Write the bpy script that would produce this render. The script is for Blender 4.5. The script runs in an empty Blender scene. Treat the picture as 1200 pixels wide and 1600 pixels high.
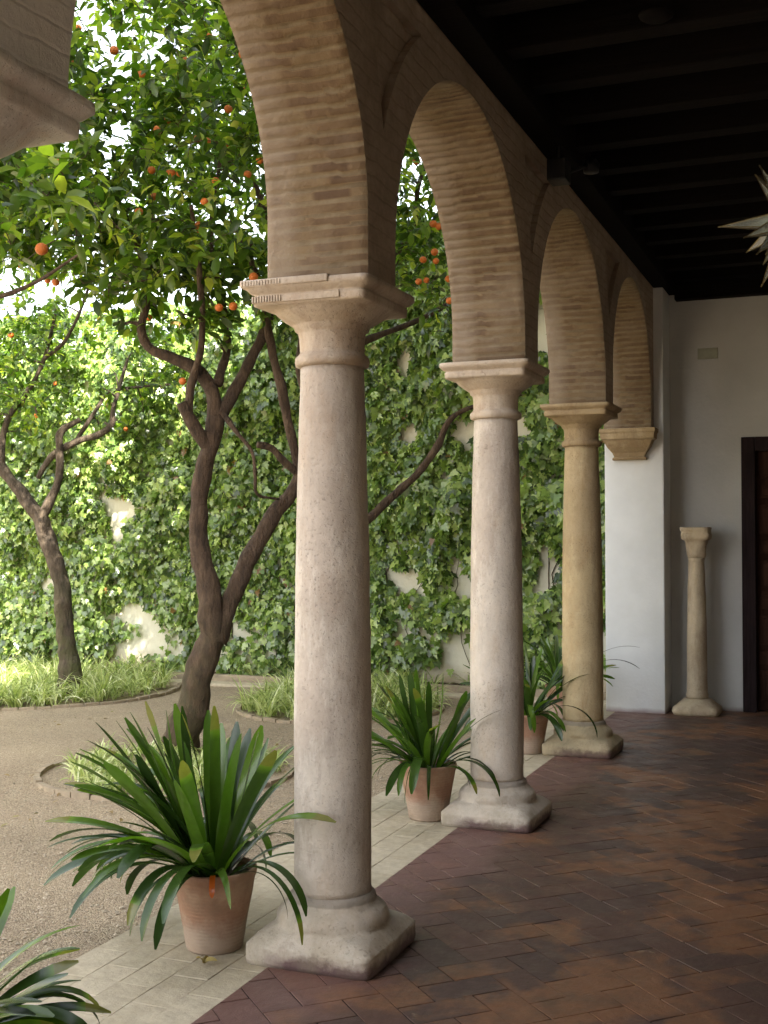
import bpy, bmesh, math, random
import numpy as np
from mathutils import Vector, Matrix, noise
from mathutils.geometry import tessellate_polygon
random.seed(7); rng = np.random.default_rng(7)
R = math.radians
scene = bpy.context.scene
col = scene.collection

# ------------------------------------------------------------------ camera
F = 1850.0; TH = math.atan(738/F); PITCH = math.atan(36/F); EYE = (1.889, -4.196, 1.6)
cam = bpy.data.cameras.new('camera'); camo = bpy.data.objects.new('camera', cam); col.objects.link(camo)
cam.sensor_fit = 'VERTICAL'; cam.sensor_height = 24; cam.lens = 24*F/1600
cam.clip_end = 500; cam.clip_start = 0.05
camo.location = EYE; camo.rotation_euler = (R(90)+PITCH, R(0.12), TH)
scene.camera = camo
scene.render.resolution_x = 768; scene.render.resolution_y = 1024

# ------------------------------------------------------------------ light
SUN_EL = 49; SDIR = Vector((0.52, -0.85, 0)).normalized()     # horizontal direction TOWARDS the sun
world = bpy.data.worlds.new("World"); scene.world = world; world.use_nodes = True
wn = world.node_tree.nodes; wl = world.node_tree.links
bg = wn['Background']; sky = wn.new('ShaderNodeTexSky'); sky.sky_type = 'NISHITA'; sky.sun_disc = False
sky.sun_elevation = R(SUN_EL); sky.sun_rotation = math.atan2(SDIR.x, SDIR.y)
sky.air_density = 1.0; sky.dust_density = 3.5; sky.ozone_density = 0.6
hs = wn.new('ShaderNodeHueSaturation'); hs.inputs['Saturation'].default_value = .32   # thin milky haze over the sky
wl.new(sky.outputs[0], hs.inputs['Color']); wl.new(hs.outputs[0], bg.inputs[0]); bg.inputs[1].default_value = 0.15
sun = bpy.data.lights.new('sun', 'SUN'); sun.energy = 5.0; sun.angle = R(0.53); sun.color = (1, .93, .80)
suno = bpy.data.objects.new('sun', sun); col.objects.link(suno)
sv = Vector((SDIR.x*math.cos(R(SUN_EL)), SDIR.y*math.cos(R(SUN_EL)), math.sin(R(SUN_EL))))
suno.rotation_euler = sv.to_track_quat('Z', 'Y').to_euler(); suno.location = (3, -4, 14)
vs = scene.view_settings; vs.view_transform = 'Standard'; vs.look = 'None'; vs.gamma = 1; vs.exposure = 2.65
try:
    scene.cycles.max_bounces = 10; scene.cycles.diffuse_bounces = 6; scene.cycles.transmission_bounces = 6
    scene.cycles.transparent_max_bounces = 8
except Exception: pass

# ------------------------------------------------------------------ helpers
def cam_ray(px, py):
    u = (px-600)/F; v = -(py-800)/F
    fw = math.cos(PITCH)-v*math.sin(PITCH); up = math.sin(PITCH)+v*math.cos(PITCH)
    return Vector((u*math.cos(TH)-fw*math.sin(TH), u*math.sin(TH)+fw*math.cos(TH), up))
def at(px, py, d):                       # world point measured off the photograph at depth d
    return Vector(EYE)+cam_ray(px, py)*d
def onz(px, py, z=0.0):
    r = cam_ray(px, py); return Vector(EYE)+r*((z-EYE[2])/r.z)
def tag(o, label=None, cat=None, group=None, kind=None):
    if label: o['label'] = label
    if cat: o['category'] = cat
    if group: o['group'] = group
    if kind: o['kind'] = kind
    return o
def empty(name, loc, rz=0):
    o = bpy.data.objects.new(name, None); o.empty_display_size = .1; col.objects.link(o)
    o.location = loc; o.rotation_euler = (0, 0, rz); return o
def mesh_obj(name, verts, faces, mat, parent=None, smooth=True, tint=None, uv=None):
    me = bpy.data.meshes.new(name)
    if isinstance(verts, np.ndarray): verts = verts.tolist()
    if isinstance(faces, np.ndarray): faces = faces.tolist()
    me.from_pydata(verts, [], faces); me.update()
    if smooth: me.polygons.foreach_set('use_smooth', [True]*len(me.polygons))
    if tint is not None:
        a = me.attributes.new('tint', 'FLOAT', 'POINT'); a.data.foreach_set('value', np.asarray(tint, dtype=np.float32))
    if mat: me.materials.append(mat)
    o = bpy.data.objects.new(name, me); col.objects.link(o)
    if parent: o.parent = parent
    return o
class MB:
    def __init__(s): s.v = []; s.f = []; s.t = []
    def add(s, vs, fs, t=0.5):
        b = len(s.v); s.v += [tuple(v) for v in vs]; s.f += [tuple(i+b for i in f) for f in fs]; s.t += list(t) if isinstance(t, (list, tuple)) else [t]*len(vs); return s
    def box(s, x0, x1, y0, y1, z0, z1, t=.5, bev=0):
        bm = bmesh.new(); bmesh.ops.create_cube(bm, size=1)
        for v in bm.verts: v.co = ((x0+x1)/2+v.co.x*(x1-x0), (y0+y1)/2+v.co.y*(y1-y0), (z0+z1)/2+v.co.z*(z1-z0))
        if bev: bmesh.ops.bevel(bm, geom=bm.edges[:], offset=bev, segments=2, affect='EDGES', profile=.6)
        bm.verts.ensure_lookup_table(); bm.verts.index_update()
        s.add([v.co[:] for v in bm.verts], [[v.index for v in f.verts] for f in bm.faces], t); bm.free(); return s
    def tube(s, pts, rad, n=8, wob=0, t=.5, cap=True):
        pts = [Vector(p) for p in pts]; b = len(s.v); up = None
        for i, p in enumerate(pts):
            d = (pts[min(i+1, len(pts)-1)]-pts[max(i-1, 0)]).normalized()
            if up is None:
                up = d.orthogonal().normalized()
            up = (up-d*up.dot(d)); up = up.normalized() if up.length > 1e-5 else d.orthogonal().normalized()
            w = d.cross(up)
            for k in range(n):
                a = 2*math.pi*k/n; r = rad[i]
                dd = up*math.cos(a)+w*math.sin(a)
                if wob: r *= 1+wob*noise.noise((p+dd*rad[i])*9.0)+wob*.8*noise.noise((p+dd*rad[i])*3.1+Vector((7, 3, 1)))
                s.v.append(tuple(p+dd*r)); s.t.append(t)
        for i in range(len(pts)-1):
            for k in range(n):
                s.f.append((b+i*n+k, b+i*n+(k+1) % n, b+(i+1)*n+(k+1) % n, b+(i+1)*n+k))
        if cap:
            s.f.append(tuple(b+k for k in reversed(range(n)))); e = b+(len(pts)-1)*n; s.f.append(tuple(e+k for k in range(n)))
        return s
    def build(s, name, mat, parent=None, smooth=False):
        return mesh_obj(name, s.v, s.f, mat, parent, smooth, s.t)
def smoothline(pts, rad, step=.06):      # Catmull-Rom through points
    pts = [Vector(p) for p in pts]; P = [pts[0]*2-pts[1]]+pts+[pts[-1]*2-pts[-2]]; Rr = [rad[0]]+list(rad)+[rad[-1]]
    op = []; orr = []
    for i in range(1, len(P)-2):
        n = max(2, int((P[i+1]-P[i]).length/step))
        for k in range(n):
            t = k/n; a, b, c, d = P[i-1], P[i], P[i+1], P[i+2]
            op.append(.5*((2*b)+(c-a)*t+(2*a-5*b+4*c-d)*t*t+(3*b-a-3*c+d)*t**3)); orr.append(Rr[i]*(1-t)+Rr[i+1]*t)
    op.append(pts[-1]); orr.append(rad[-1]); return op, orr
def loft(profile, n=96, disp=0.0, dscale=6, seed=0, dz=.02):
    """profile rows (z, half, exponent): superellipse sections, so one surface runs from square to round."""
    rows = []
    for i in range(len(profile)-1):
        a, b = profile[i], profile[i+1]; L = math.hypot(b[0]-a[0], b[1]-a[1]); k = max(1, int(L/dz))
        for j in range(k): t = j/k; rows.append(tuple(a[m]*(1-t)+b[m]*t for m in range(3)))
    rows.append(profile[-1]); vs = []; fs = []
    for z, h, p in rows:
        for k in range(n):
            a = 2*math.pi*(k+.5)/n; c, s = math.cos(a), math.sin(a)
            e = 2/min(p, 8); c2, s2 = math.copysign(abs(c)**e, c), math.copysign(abs(s)**e, s)
            r = h/((abs(c2)**p+abs(s2)**p)**(1/p))
            v = Vector((r*c2, r*s2, z))
            if disp:
                q = v*dscale+Vector((seed*3.7, seed, 0)); f = noise.noise(q)+.5*noise.noise(q*2.7)+.25*noise.noise(q*7)
                v.x += c*f*disp; v.y += s*f*disp
            vs.append(v)
    m = len(rows)
    for i in range(m-1):
        for k in range(n): fs.append((i*n+k, i*n+(k+1) % n, (i+1)*n+(k+1) % n, (i+1)*n+k))
    fs.append(tuple(reversed(range(n)))); fs.append(tuple((m-1)*n+k for k in range(n)))
    return vs, fs

# ------------------------------------------------------------------ materials
def newmat(name):
    m = bpy.data.materials.new(name); m.use_nodes = True; nt = m.node_tree; b = nt.nodes['Principled BSDF']; return m, nt, b
class NT:
    def __init__(s, nt): s.nt = nt
    def n(s, t, **k):
        x = s.nt.nodes.new(t)
        for a, v in k.items(): setattr(x, a, v)
        return x
    def l(s, a, b): s.nt.links.new(a, b)
    def coord(s, kind='Object', scale=(1, 1, 1)):
        tc = s.n('ShaderNodeTexCoord'); mp = s.n('ShaderNodeMapping'); mp.inputs['Scale'].default_value = scale
        s.l(tc.outputs[kind], mp.inputs[0]); return mp.outputs[0]
    def geo(s, scale=(1, 1, 1)):
        tc = s.n('ShaderNodeNewGeometry'); mp = s.n('ShaderNodeMapping'); mp.inputs['Scale'].default_value = scale
        s.l(tc.outputs['Position'], mp.inputs[0]); return mp.outputs[0]
    def noise(s, vec, scale, detail=5, rough=.6):
        x = s.n('ShaderNodeTexNoise'); x.inputs['Scale'].default_value = scale; x.inputs['Detail'].default_value = detail
        x.inputs['Roughness'].default_value = rough
        if vec is not None: s.l(vec, x.inputs['Vector'])
        return x.outputs['Fac']
    def ramp(s, fac, stops):
        r = s.n('ShaderNodeValToRGB'); e = r.color_ramp.elements
        while len(e) > 1: e.remove(e[-1])
        e[0].position = stops[0][0]; e[0].color = c4(stops[0][1])
        for p, c in stops[1:]: q = e.new(p); q.color = c4(c)
        s.l(fac, r.inputs[0]); return r.outputs[0]
    def mix(s, fac, a, b, mode='MIX'):
        m = s.n('ShaderNodeMix', data_type='RGBA', blend_type=mode)
        for i, v in ((0, fac), (6, a), (7, b)):
            if isinstance(v, (int, float)): m.inputs[i].default_value = v
            elif isinstance(v, tuple): m.inputs[i].default_value = c4(v)
            else: s.l(v, m.inputs[i])
        return m.outputs[2]
    def math(s, op, a, b=0.0, clamp=False):
        m = s.n('ShaderNodeMath', operation=op, use_clamp=clamp)
        for i, v in ((0, a), (1, b)):
            if isinstance(v, (int, float)): m.inputs[i].default_value = v
            else: s.l(v, m.inputs[i])
        return m.outputs[0]
    def attr(s, name): x = s.n('ShaderNodeAttribute'); x.attribute_name = name; return x.outputs['Fac']
    def bump(s, h, b, dist=.01, strength=1):
        x = s.n('ShaderNodeBump'); x.inputs['Distance'].default_value = dist; x.inputs['Strength'].default_value = strength
        s.l(h, x.inputs['Height']); s.l(x.outputs[0], b.inputs['Normal'])
def c4(c): return (c[0], c[1], c[2], 1) if len(c) == 3 else tuple(c)

def stone_mat(name, c_lo, c_hi, c_stain, rough=.85, wax=False):
    m, nt, b = newmat(name); g = NT(nt); v = g.geo(); 
    base = g.ramp(g.noise(v, 3.2, 8, .65), [(.3, c_lo), (.52, tuple((a+b_)/2 for a, b_ in zip(c_lo, c_hi))), (.7, c_hi)])
    st = g.ramp(g.noise(g.geo((1, 1, .45)), 5.5, 7, .7), [(.52, (0, 0, 0)), (.72, (1, 1, 1))])
    base = g.mix(g.math('MULTIPLY', st, .55), base, c_stain)
    pit = g.ramp(g.noise(v, 85, 3, .6), [(.33, (1, 1, 1)), (.42, (0, 0, 0))])
    base = g.mix(g.math('MULTIPLY', g.math('MULTIPLY', pit, .6), g.ramp(g.noise(v, 3.7, 4), [(.45, (0, 0, 0)), (.65, (1, 1, 1))])), base, tuple(x*.45 for x in c_lo))
    fine = g.noise(v, 45, 4, .7)
    base = g.mix(.25, base, g.ramp(fine, [(.3, (.6, .6, .6)), (.7, (1.0, 1.0, 1.0))]), 'MULTIPLY')
    vein = g.ramp(g.noise(g.geo((1, 1, .3)), 2.4, 9, .75), [(.44, (.78, .74, .72)), (.5, (1, 1, 1)), (.60, (1.02, .98, .93))])
    base = g.mix(.8, base, vein, 'MULTIPLY')
    drip = g.ramp(g.noise(g.geo((1, 1, .12)), 9, 5, .6), [(.60, (0, 0, 0)), (.72, (1, 1, 1))])
    base = g.mix(g.math('MULTIPLY', drip, .22), base, tuple(x*.5 for x in c_lo))
    if wax:                                        # red floor wax smeared up the plinth
        sx = g.n('ShaderNodeSeparateXYZ'); g.l(g.geo(), sx.inputs[0])
        lo = g.math('SUBTRACT', .062, sx.outputs[2]); lo = g.math('ADD', lo, g.math('MULTIPLY', g.math('SUBTRACT', g.noise(v, 14, 4), .5), .09))
        lo = g.math('MULTIPLY', lo, 30, clamp=True)
        cor = g.math('MULTIPLY', g.math('ADD', sx.outputs[0], .20), 8, clamp=True)
        base = g.mix(g.math('MULTIPLY', g.math('MULTIPLY', lo, cor), .85), base, (.075, .024, .032))
        jn = g.math('MULTIPLY', g.math('SUBTRACT', g.math('ADD', sx.outputs[2], g.math('MULTIPLY', g.math('SUBTRACT', g.noise(v, 12, 4), .5), .02)), .206), 160, clamp=True)
        base = g.mix(g.math('MULTIPLY', jn, .6), base, (.19, .165, .14))
        moss = g.math('MULTIPLY', g.math('SUBTRACT', .26, sx.outputs[2]), 6, clamp=True)
        base = g.mix(g.math('MULTIPLY', g.math('MULTIPLY', moss, g.ramp(g.noise(v, 7, 6), [(.42, (0, 0, 0)), (.62, (1, 1, 1))])), .4), base, (.22, .19, .12))
    g.l(base, b.inputs['Base Color']); b.inputs['Roughness'].default_value = rough
    h = g.math('ADD', g.noise(v, 28, 8, .7), g.math('MULTIPLY', pit, -.35)); g.bump(h, b, .012, .6); return m
M = {}
M['stone'] = stone_mat('weathered_pink_stone', (.46, .40, .33), (.62, .55, .47), (.42, .31, .21))
M['stone_base'] = stone_mat('weathered_base_stone', (.46, .40, .32), (.60, .53, .45), (.40, .31, .21), wax=True)
M['stone_yellow'] = stone_mat('ochre_stone', (.38, .29, .155), (.54, .43, .26), (.34, .21, .09))
M['stone_yellow_base'] = stone_mat('ochre_base_stone', (.36, .29, .17), (.50, .41, .27), (.24, .21, .10), wax=True)
M['cap_stone'] = stone_mat('capital_stone', (.42, .34, .26), (.57, .48, .38), (.36, .23, .13))
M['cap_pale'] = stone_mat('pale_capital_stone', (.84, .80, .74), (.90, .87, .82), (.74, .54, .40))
M['cap_ochre'] = stone_mat('ochre_capital_stone', (.30, .215, .11), (.42, .32, .19), (.26, .15, .06))
M['frag'] = stone_mat('fragment_stone', (.44, .35, .24), (.62, .53, .39), (.30, .21, .11))

def plaster(name, c, dirt, rough=.9, low=None):
    m, nt, b = newmat(name); g = NT(nt); v = g.geo()
    base = g.ramp(g.noise(v, 1.6, 8, .6), [(.35, tuple(x*.88 for x in c)), (.6, c)])
    base = g.mix(g.math('MULTIPLY', g.ramp(g.noise(g.geo((1, 1, .35)), 2.3, 8, .7), [(.55, (0, 0, 0)), (.78, (1, 1, 1))]), .5), base, dirt)
    if low:
        sx = g.n('ShaderNodeSeparateXYZ'); g.l(g.geo(), sx.inputs[0])
        lo = g.math('MULTIPLY', g.math('ADD', g.math('SUBTRACT', low[1], sx.outputs[2]), g.math('MULTIPLY', g.math('SUBTRACT', g.noise(v, 3.5, 6), .5), low[1]*1.6)), low[2], clamp=True)
        base = g.mix(g.math('MULTIPLY', lo, .75), base, low[0])
    g.l(base, b.inputs['Base Color']); b.inputs['Roughness'].default_value = rough
    g.bump(g.math('ADD', g.noise(v, 9, 6, .6), g.math('MULTIPLY', g.noise(v, 60, 4), .25)), b, .012, .5); return m
M['white'] = plaster('limewashed_plaster', (.66, .67, .67), (.62, .58, .52), low=((.16, .07, .075), .045, 22))
M['cream_wall'] = plaster('cream_garden_plaster', (.62, .59, .48), (.44, .40, .28), low=((.36, .27, .17), .30, 4))
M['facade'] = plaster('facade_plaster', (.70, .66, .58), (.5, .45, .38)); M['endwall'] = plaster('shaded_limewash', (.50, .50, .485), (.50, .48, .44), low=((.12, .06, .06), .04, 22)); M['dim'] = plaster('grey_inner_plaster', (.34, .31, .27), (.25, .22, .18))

def brick_face():
    m, nt, b = newmat('arcade_brick_render'); g = NT(nt); v = g.geo()
    base = g.ramp(g.noise(v, 2.0, 8, .65), [(.3, (.27, .21, .155)), (.5, (.37, .295, .225)), (.7, (.48, .395, .31))])
    streak = g.noise(g.geo((.5, 1.0, 1.0)), 26, 5, .7)
    base = g.mix(.5, base, g.ramp(streak, [(.35, (.62, .58, .56)), (.65, (1.05, 1.0, .98))]), 'MULTIPLY')
    # faint courses of the brick under the worn render
    sx = g.n('ShaderNodeSeparateXYZ'); g.l(v, sx.inputs[0])
    zz = g.math('ADD', g.math('MULTIPLY', sx.outputs[2], 1/.062), g.math('MULTIPLY', g.noise(v, 5, 4), .9))
    fr = g.math('FRACT', zz); joint = g.ramp(fr, [(0, (1, 1, 1)), (.12, (0, 0, 0)), (.88, (0, 0, 0)), (1, (1, 1, 1))])
    msk = g.ramp(g.noise(v, 1.9, 4), [(.35, (.25, .25, .25)), (.55, (1, 1, 1))])
    base = g.mix(g.math('MULTIPLY', g.math('MULTIPLY', joint, msk), .7), base, (.22, .165, .12))
    red = g.ramp(g.noise(v, 3.3, 6, .7), [(.60, (0, 0, 0)), (.72, (1, 1, 1))])
    base = g.mix(g.math('MULTIPLY', red, .4), base, (.26, .13, .07))
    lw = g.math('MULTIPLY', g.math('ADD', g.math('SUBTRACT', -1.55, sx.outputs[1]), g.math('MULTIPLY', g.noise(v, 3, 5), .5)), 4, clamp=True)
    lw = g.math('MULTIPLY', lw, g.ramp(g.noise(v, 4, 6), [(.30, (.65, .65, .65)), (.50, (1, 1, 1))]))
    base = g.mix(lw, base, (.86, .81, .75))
    g.l(base, b.inputs['Base Color']); b.inputs['Roughness'].default_value = .95
    h = g.math('ADD', g.math('MULTIPLY', g.noise(v, 22, 8, .7), 1.0), g.math('MULTIPLY', g.math('MULTIPLY', joint, msk), -.35)); g.bump(h, b, .014, .8)
    return m
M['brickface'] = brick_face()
def soffit_mat():
    m, nt, b = newmat('arch_brick_courses'); g = NT(nt); v = g.geo(); t = g.attr('tint')
    br = g.ramp(g.math('ADD', g.math('MULTIPLY', g.noise(v, 6.5, 6, .65), .55), g.math('MULTIPLY', t, .75)), [(.28, (.095, .055, .028)), (.45, (.135, .085, .042)), (.62, (.175, .12, .062)), (.8, (.10, .068, .038))])
    mo = g.ramp(g.noise(v, 9, 5), [(.35, (.13, .092, .05)), (.65, (.20, .15, .088))])
    base = g.mix(g.ramp(t, [(.50, (0, 0, 0)), (.66, (1, 1, 1))]), br, mo)
    wash = g.ramp(g.noise(v, 2.3, 7, .65), [(.48, (0, 0, 0)), (.70, (1, 1, 1))])   # patches of old limewash
    sx = g.n('ShaderNodeSeparateXYZ'); g.l(v, sx.inputs[0])
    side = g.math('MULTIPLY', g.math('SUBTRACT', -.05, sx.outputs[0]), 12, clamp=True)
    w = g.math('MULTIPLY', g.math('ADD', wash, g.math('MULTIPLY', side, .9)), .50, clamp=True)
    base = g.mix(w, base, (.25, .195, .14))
    g.l(base, b.inputs['Base Color']); b.inputs['Roughness'].default_value = .95
    g.bump(g.noise(v, 40, 6, .7), b, .01, .8); return m
M['soffit'] = soffit_mat()

def tile_mat(name, stops, grime, worn, mask_lo, mask_hi, rough, spec=.5, wear=(.30, .12, .05), wearamt=.85):
    m, nt, b = newmat(name); g = NT(nt); v = g.geo(); t = g.attr('tint')
    base = g.ramp(t, stops)
    base = g.mix(.6, base, g.ramp(g.noise(v, 18, 6, .7), [(.3, (.55, .55, .55)), (.7, (1.1, 1.1, 1.1))]), 'MULTIPLY')
    big = g.math('ADD', g.noise(v, 1.5, 8, .62), g.math('MULTIPLY', g.math('SUBTRACT', t, .5), .07))
    sxf = g.n('ShaderNodeSeparateXYZ'); g.l(v, sxf.inputs[0]); big = g.math('ADD', big, g.math('MULTIPLY', g.math('SUBTRACT', g.math('MINIMUM', sxf.outputs[0], 1.3), .9), .05))
    mk = g.ramp(big, [(mask_lo, (0, 0, 0)), (mask_hi, (1, 1, 1))])
    base = g.mix(g.math('MULTIPLY', mk, wearamt), base, wear)
    gr = g.ramp(g.noise(v, 3.1, 7, .7), [(.5, (0, 0, 0)), (.7, (1, 1, 1))])
    base = g.mix(g.math('MULTIPLY', gr, .6), base, grime)
    if name == 'waxed_red_tile':                    # red wax built up along the arcade edge
        wx = g.math('MULTIPLY', g.math('SUBTRACT', g.math('ADD', .30, g.math('MULTIPLY', g.math('SUBTRACT', g.noise(v, 2.2, 5), .5), 1.1)), sxf.outputs[0]), 5, clamp=True)
        base = g.mix(g.math('MULTIPLY', wx, .72), base, (.165, .088, .075))
    chips = g.ramp(g.noise(v, 7.5, 5, .65), [(.665, (0, 0, 0)), (.70, (1, 1, 1))])
    base = g.mix(g.math('MULTIPLY', chips, .5), base, worn)
    g.l(base, b.inputs['Base Color'])
    rr = g.n('ShaderNodeMapRange'); g.l(g.noise(v, 5, 5), rr.inputs[0]); rr.inputs[1].default_value = .3; rr.inputs[2].default_value = .7
    rr.inputs[3].default_value = rough-.12; rr.inputs[4].default_value = rough+.18; g.l(rr.outputs[0], b.inputs['Roughness'])
    b.inputs['Specular IOR Level'].default_value = spec
    g.bump(g.math('ADD', g.noise(v, 35, 6, .65), g.math('MULTIPLY', g.noise(v, 4, 3), 1.6)), b, .006, .7); return m
M['tile'] = tile_mat('waxed_red_tile', [(0, (.084, .050, .040)), (.35, (.098, .055, .042)), (.7, (.120, .062, .044)), (1, (.105, .062, .046))],
                     (.055, .044, .032), (.34, .25, .17), .485, .555, .46, .40, wear=(.225, .102, .048))
M['paving'] = tile_mat('pale_paving', [(0, (.43, .365, .26)), (.5, (.48, .41, .30)), (1, (.455, .39, .28))],
                       (.28, .23, .14), (.50, .45, .34), .55, .75, .8, .3, wear=(.42, .385, .31), wearamt=.6)
def simple(name, c, rough=.6, var=.3, scale=8, metal=0, bump=.004):
    m, nt, b = newmat(name); g = NT(nt); v = g.coord()
    g.l(g.mix(var, c, g.ramp(g.noise(v, scale, 6, .65), [(.3, (.3, .3, .3)), (.7, (1.3, 1.3, 1.3))]), 'MULTIPLY'), b.inputs['Base Color'])
    b.inputs['Roughness'].default_value = rough; b.inputs['Metallic'].default_value = metal
    g.bump(g.noise(v, scale*5, 5, .65), b, bump, .6); return m
M['grout'] = simple('grout', (.022, .015, .012), .95, .5, 14)
M['grout_pale'] = simple('pale_grout', (.30, .26, .19), .95, .5, 14)
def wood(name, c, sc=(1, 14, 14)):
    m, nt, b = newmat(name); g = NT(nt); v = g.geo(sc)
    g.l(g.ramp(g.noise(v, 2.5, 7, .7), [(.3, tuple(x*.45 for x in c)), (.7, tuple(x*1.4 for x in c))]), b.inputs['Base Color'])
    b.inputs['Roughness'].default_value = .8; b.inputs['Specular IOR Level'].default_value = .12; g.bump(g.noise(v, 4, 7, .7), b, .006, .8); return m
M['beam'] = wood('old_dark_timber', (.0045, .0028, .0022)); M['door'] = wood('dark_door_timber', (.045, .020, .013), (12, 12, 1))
M['door_edge'] = wood('door_frame_timber', (.022, .014, .015), (12, 12, 1))
M['black'] = simple('black_metal', (.012, .012, .013), .45, .2, 20, .3)
def gravel():
    m, nt, b = newmat('gravel'); g = NT(nt); v = g.geo()
    vo = g.n('ShaderNodeTexVoronoi'); vo.inputs['Scale'].default_value = 135; g.l(v, vo.inputs['Vector'])
    sp = g.n('ShaderNodeSeparateColor'); g.l(vo.outputs['Color'], sp.inputs[0])
    base = g.ramp(sp.outputs[0], [(0, (.20, .152, .10)), (.4, (.31, .24, .160)), (.8, (.38, .305, .21)), (1, (.48, .41, .30))])
    base = g.mix(.6, base, g.ramp(g.noise(v, 1.1, 7, .6), [(.3, (.60, .57, .54)), (.7, (1.15, 1.12, 1.08))]), 'MULTIPLY')
    base = g.mix(g.math('MULTIPLY', g.ramp(g.noise(v, 3.2, 6, .7), [(.52, (0, 0, 0)), (.7, (1, 1, 1))]), .4), base, (.30, .22, .15))
    g.l(base, b.inputs['Base Color']); b.inputs['Roughness'].default_value = .95
    h = g.math('ADD', g.math('MULTIPLY', vo.outputs['Distance'], -1.0), g.math('ADD', g.math('MULTIPLY', g.noise(v, 6, 5), 1.6), g.math('MULTIPLY', g.noise(v, 60, 4), .9))); g.bump(h, b, .007, 1); return m
M['gravel'] = gravel(); M['pebble'] = simple('pebble_stone', (.38, .32, .235), .9, .7, 18)
M['soil'] = simple('potting_soil', (.06, .04, .025), .95, .6, 20, 0, .02)
def pot_mat(seed):
    m, nt, b = newmat('terracotta'); g = NT(nt); v = g.coord()
    mp = g.n('ShaderNodeMapping'); mp.inputs['Location'].default_value = (seed*3.1, seed, 0); g.l(v, mp.inputs[0]); v2 = mp.outputs[0]
    base = g.ramp(g.noise(v2, 5, 7, .65), [(.3, (.22, .105, .065)), (.5, (.31, .175, .11)), (.72, (.42, .29, .19))])
    sx = g.n('ShaderNodeSeparateXYZ'); g.l(v, sx.inputs[0])
    salt = g.math('MULTIPLY', g.math('ADD', g.math('SUBTRACT', .15, sx.outputs[2]), g.math('MULTIPLY', g.math('SUBTRACT', g.noise(v2, 5, 6), .5), .22)), 16, clamp=True)
    base = g.mix(g.math('MULTIPLY', salt, .6), base, (.38, .32, .25))
    gr = g.math('MULTIPLY', g.ramp(g.noise(v2, 9, 7, .7), [(.5, (0, 0, 0)), (.7, (1, 1, 1))]), .45)
    base = g.mix(gr, base, (.17, .13, .085)); g.l(base, b.inputs['Base Color']); b.inputs['Roughness'].default_value = .9
    ring = g.n('ShaderNodeTexWave', bands_direction='Z'); ring.inputs['Scale'].default_value = 22; ring.inputs['Distortion'].default_value = 1.5; g.l(v2, ring.inputs[0])
    g.bump(g.math('ADD', g.noise(v2, 40, 6), g.math('MULTIPLY', ring.outputs['Fac'], .25)), b, .005, .7); return m
def leaf_mat(name, stops, trans, rough=.35, tcol=None, spec=.5, sheen_var=True):
    m, nt, b = newmat(name); g = NT(nt); t = g.attr('tint'); v = g.geo()
    base = g.ramp(t, stops)
    base = g.mix(.35, base, g.ramp(g.noise(v, 30, 3), [(.3, (.6, .6, .6)), (.7, (1.2, 1.2, 1.2))]), 'MULTIPLY')
    g.l(base, b.inputs['Base Color']); b.inputs['Roughness'].default_value = rough; b.inputs['Specular IOR Level'].default_value = spec
    tr = g.n('ShaderNodeBsdfTranslucent'); tc = g.mix(1.0, base, tcol or (1.9, 2.3, .7), 'MULTIPLY'); g.l(tc, tr.inputs[0])
    mx = g.n('ShaderNodeMixShader'); mx.inputs[0].default_value = trans
    g.l(b.outputs[0], mx.inputs[1]); g.l(tr.outputs[0], mx.inputs[2]); out = nt.nodes['Material Output']; g.l(mx.outputs[0], out.inputs[0]); return m
M['orange_leaf'] = leaf_mat('orange_tree_leaf', [(0, (.018, .036, .006)), (.35, (.045, .085, .012)), (.65, (.10, .155, .022)), (.88, (.19, .24, .035)), (1, (.32, .32, .06))], .48, .33)
M['ivy_leaf'] = leaf_mat('ivy_leaf', spec=.9, stops= [(0, (.028, .055, .014)), (.4, (.11, .18, .04)), (.75, (.25, .34, .08)), (.97, (.42, .50, .17)), (1, (.22, .12, .05))],  trans=.3, rough=.30)
M['clivia'] = leaf_mat('clivia_leaf', [(0, (.014, .028, .009)), (.35, (.030, .062, .012)), (.6, (.062, .12, .014)), (.85, (.11, .19, .022)), (.92, (.13, .19, .03)), (.96, (.16, .15, .04)), (1, (.45, .10, .02))], .30, .24)
M['spider'] = leaf_mat('spider_plant_leaf', [(0, (.16, .22, .06)), (.4, (.36, .43, .15)), (.75, (.54, .58, .26)), (1, (.80, .80, .56))], .35, .45, (1.25, 1.4, .75))
def bark(name, c1, c2, c3, moss):
    m, nt, b = newmat(name); g = NT(nt); v = g.geo(); vv = g.geo((1, 1, .3))
    base = g.ramp(g.noise(vv, 16, 8, .7), [(.3, c1), (.5, c2), (.72, c3)])
    sx = g.n('ShaderNodeSeparateXYZ'); g.l(v, sx.inputs[0])
    ms = g.math('MULTIPLY', g.math('MULTIPLY', g.math('SUBTRACT', 1.3, sx.outputs[2]), .8, clamp=True), g.ramp(g.noise(v, 5, 6, .7), [(.40, (0, 0, 0)), (.6, (1, 1, 1))]))
    base = g.mix(g.math('MULTIPLY', ms, moss), base, (.085, .10, .025)); g.l(base, b.inputs['Base Color']); b.inputs['Roughness'].default_value = .9
    g.bump(g.math('ADD', g.noise(vv, 26, 8, .7), g.math('MULTIPLY', g.noise(v, 7, 4), .8)), b, .055, 1.0); return m
M['bark'] = bark('orange_tree_bark', (.030, .018, .011), (.075, .045, .027), (.15, .098, .06), .35)
M['bark_moss'] = bark('mossy_bark', (.026, .019, .012), (.065, .046, .029), (.14, .105, .07), .8)
M['orange'] = simple('orange_peel', (.52, .13, .010), .45, .25, 60, 0, .004)
M['kerb'] = simple('kerb_brick', (.30, .24, .165), .9, .5, 9)
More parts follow.
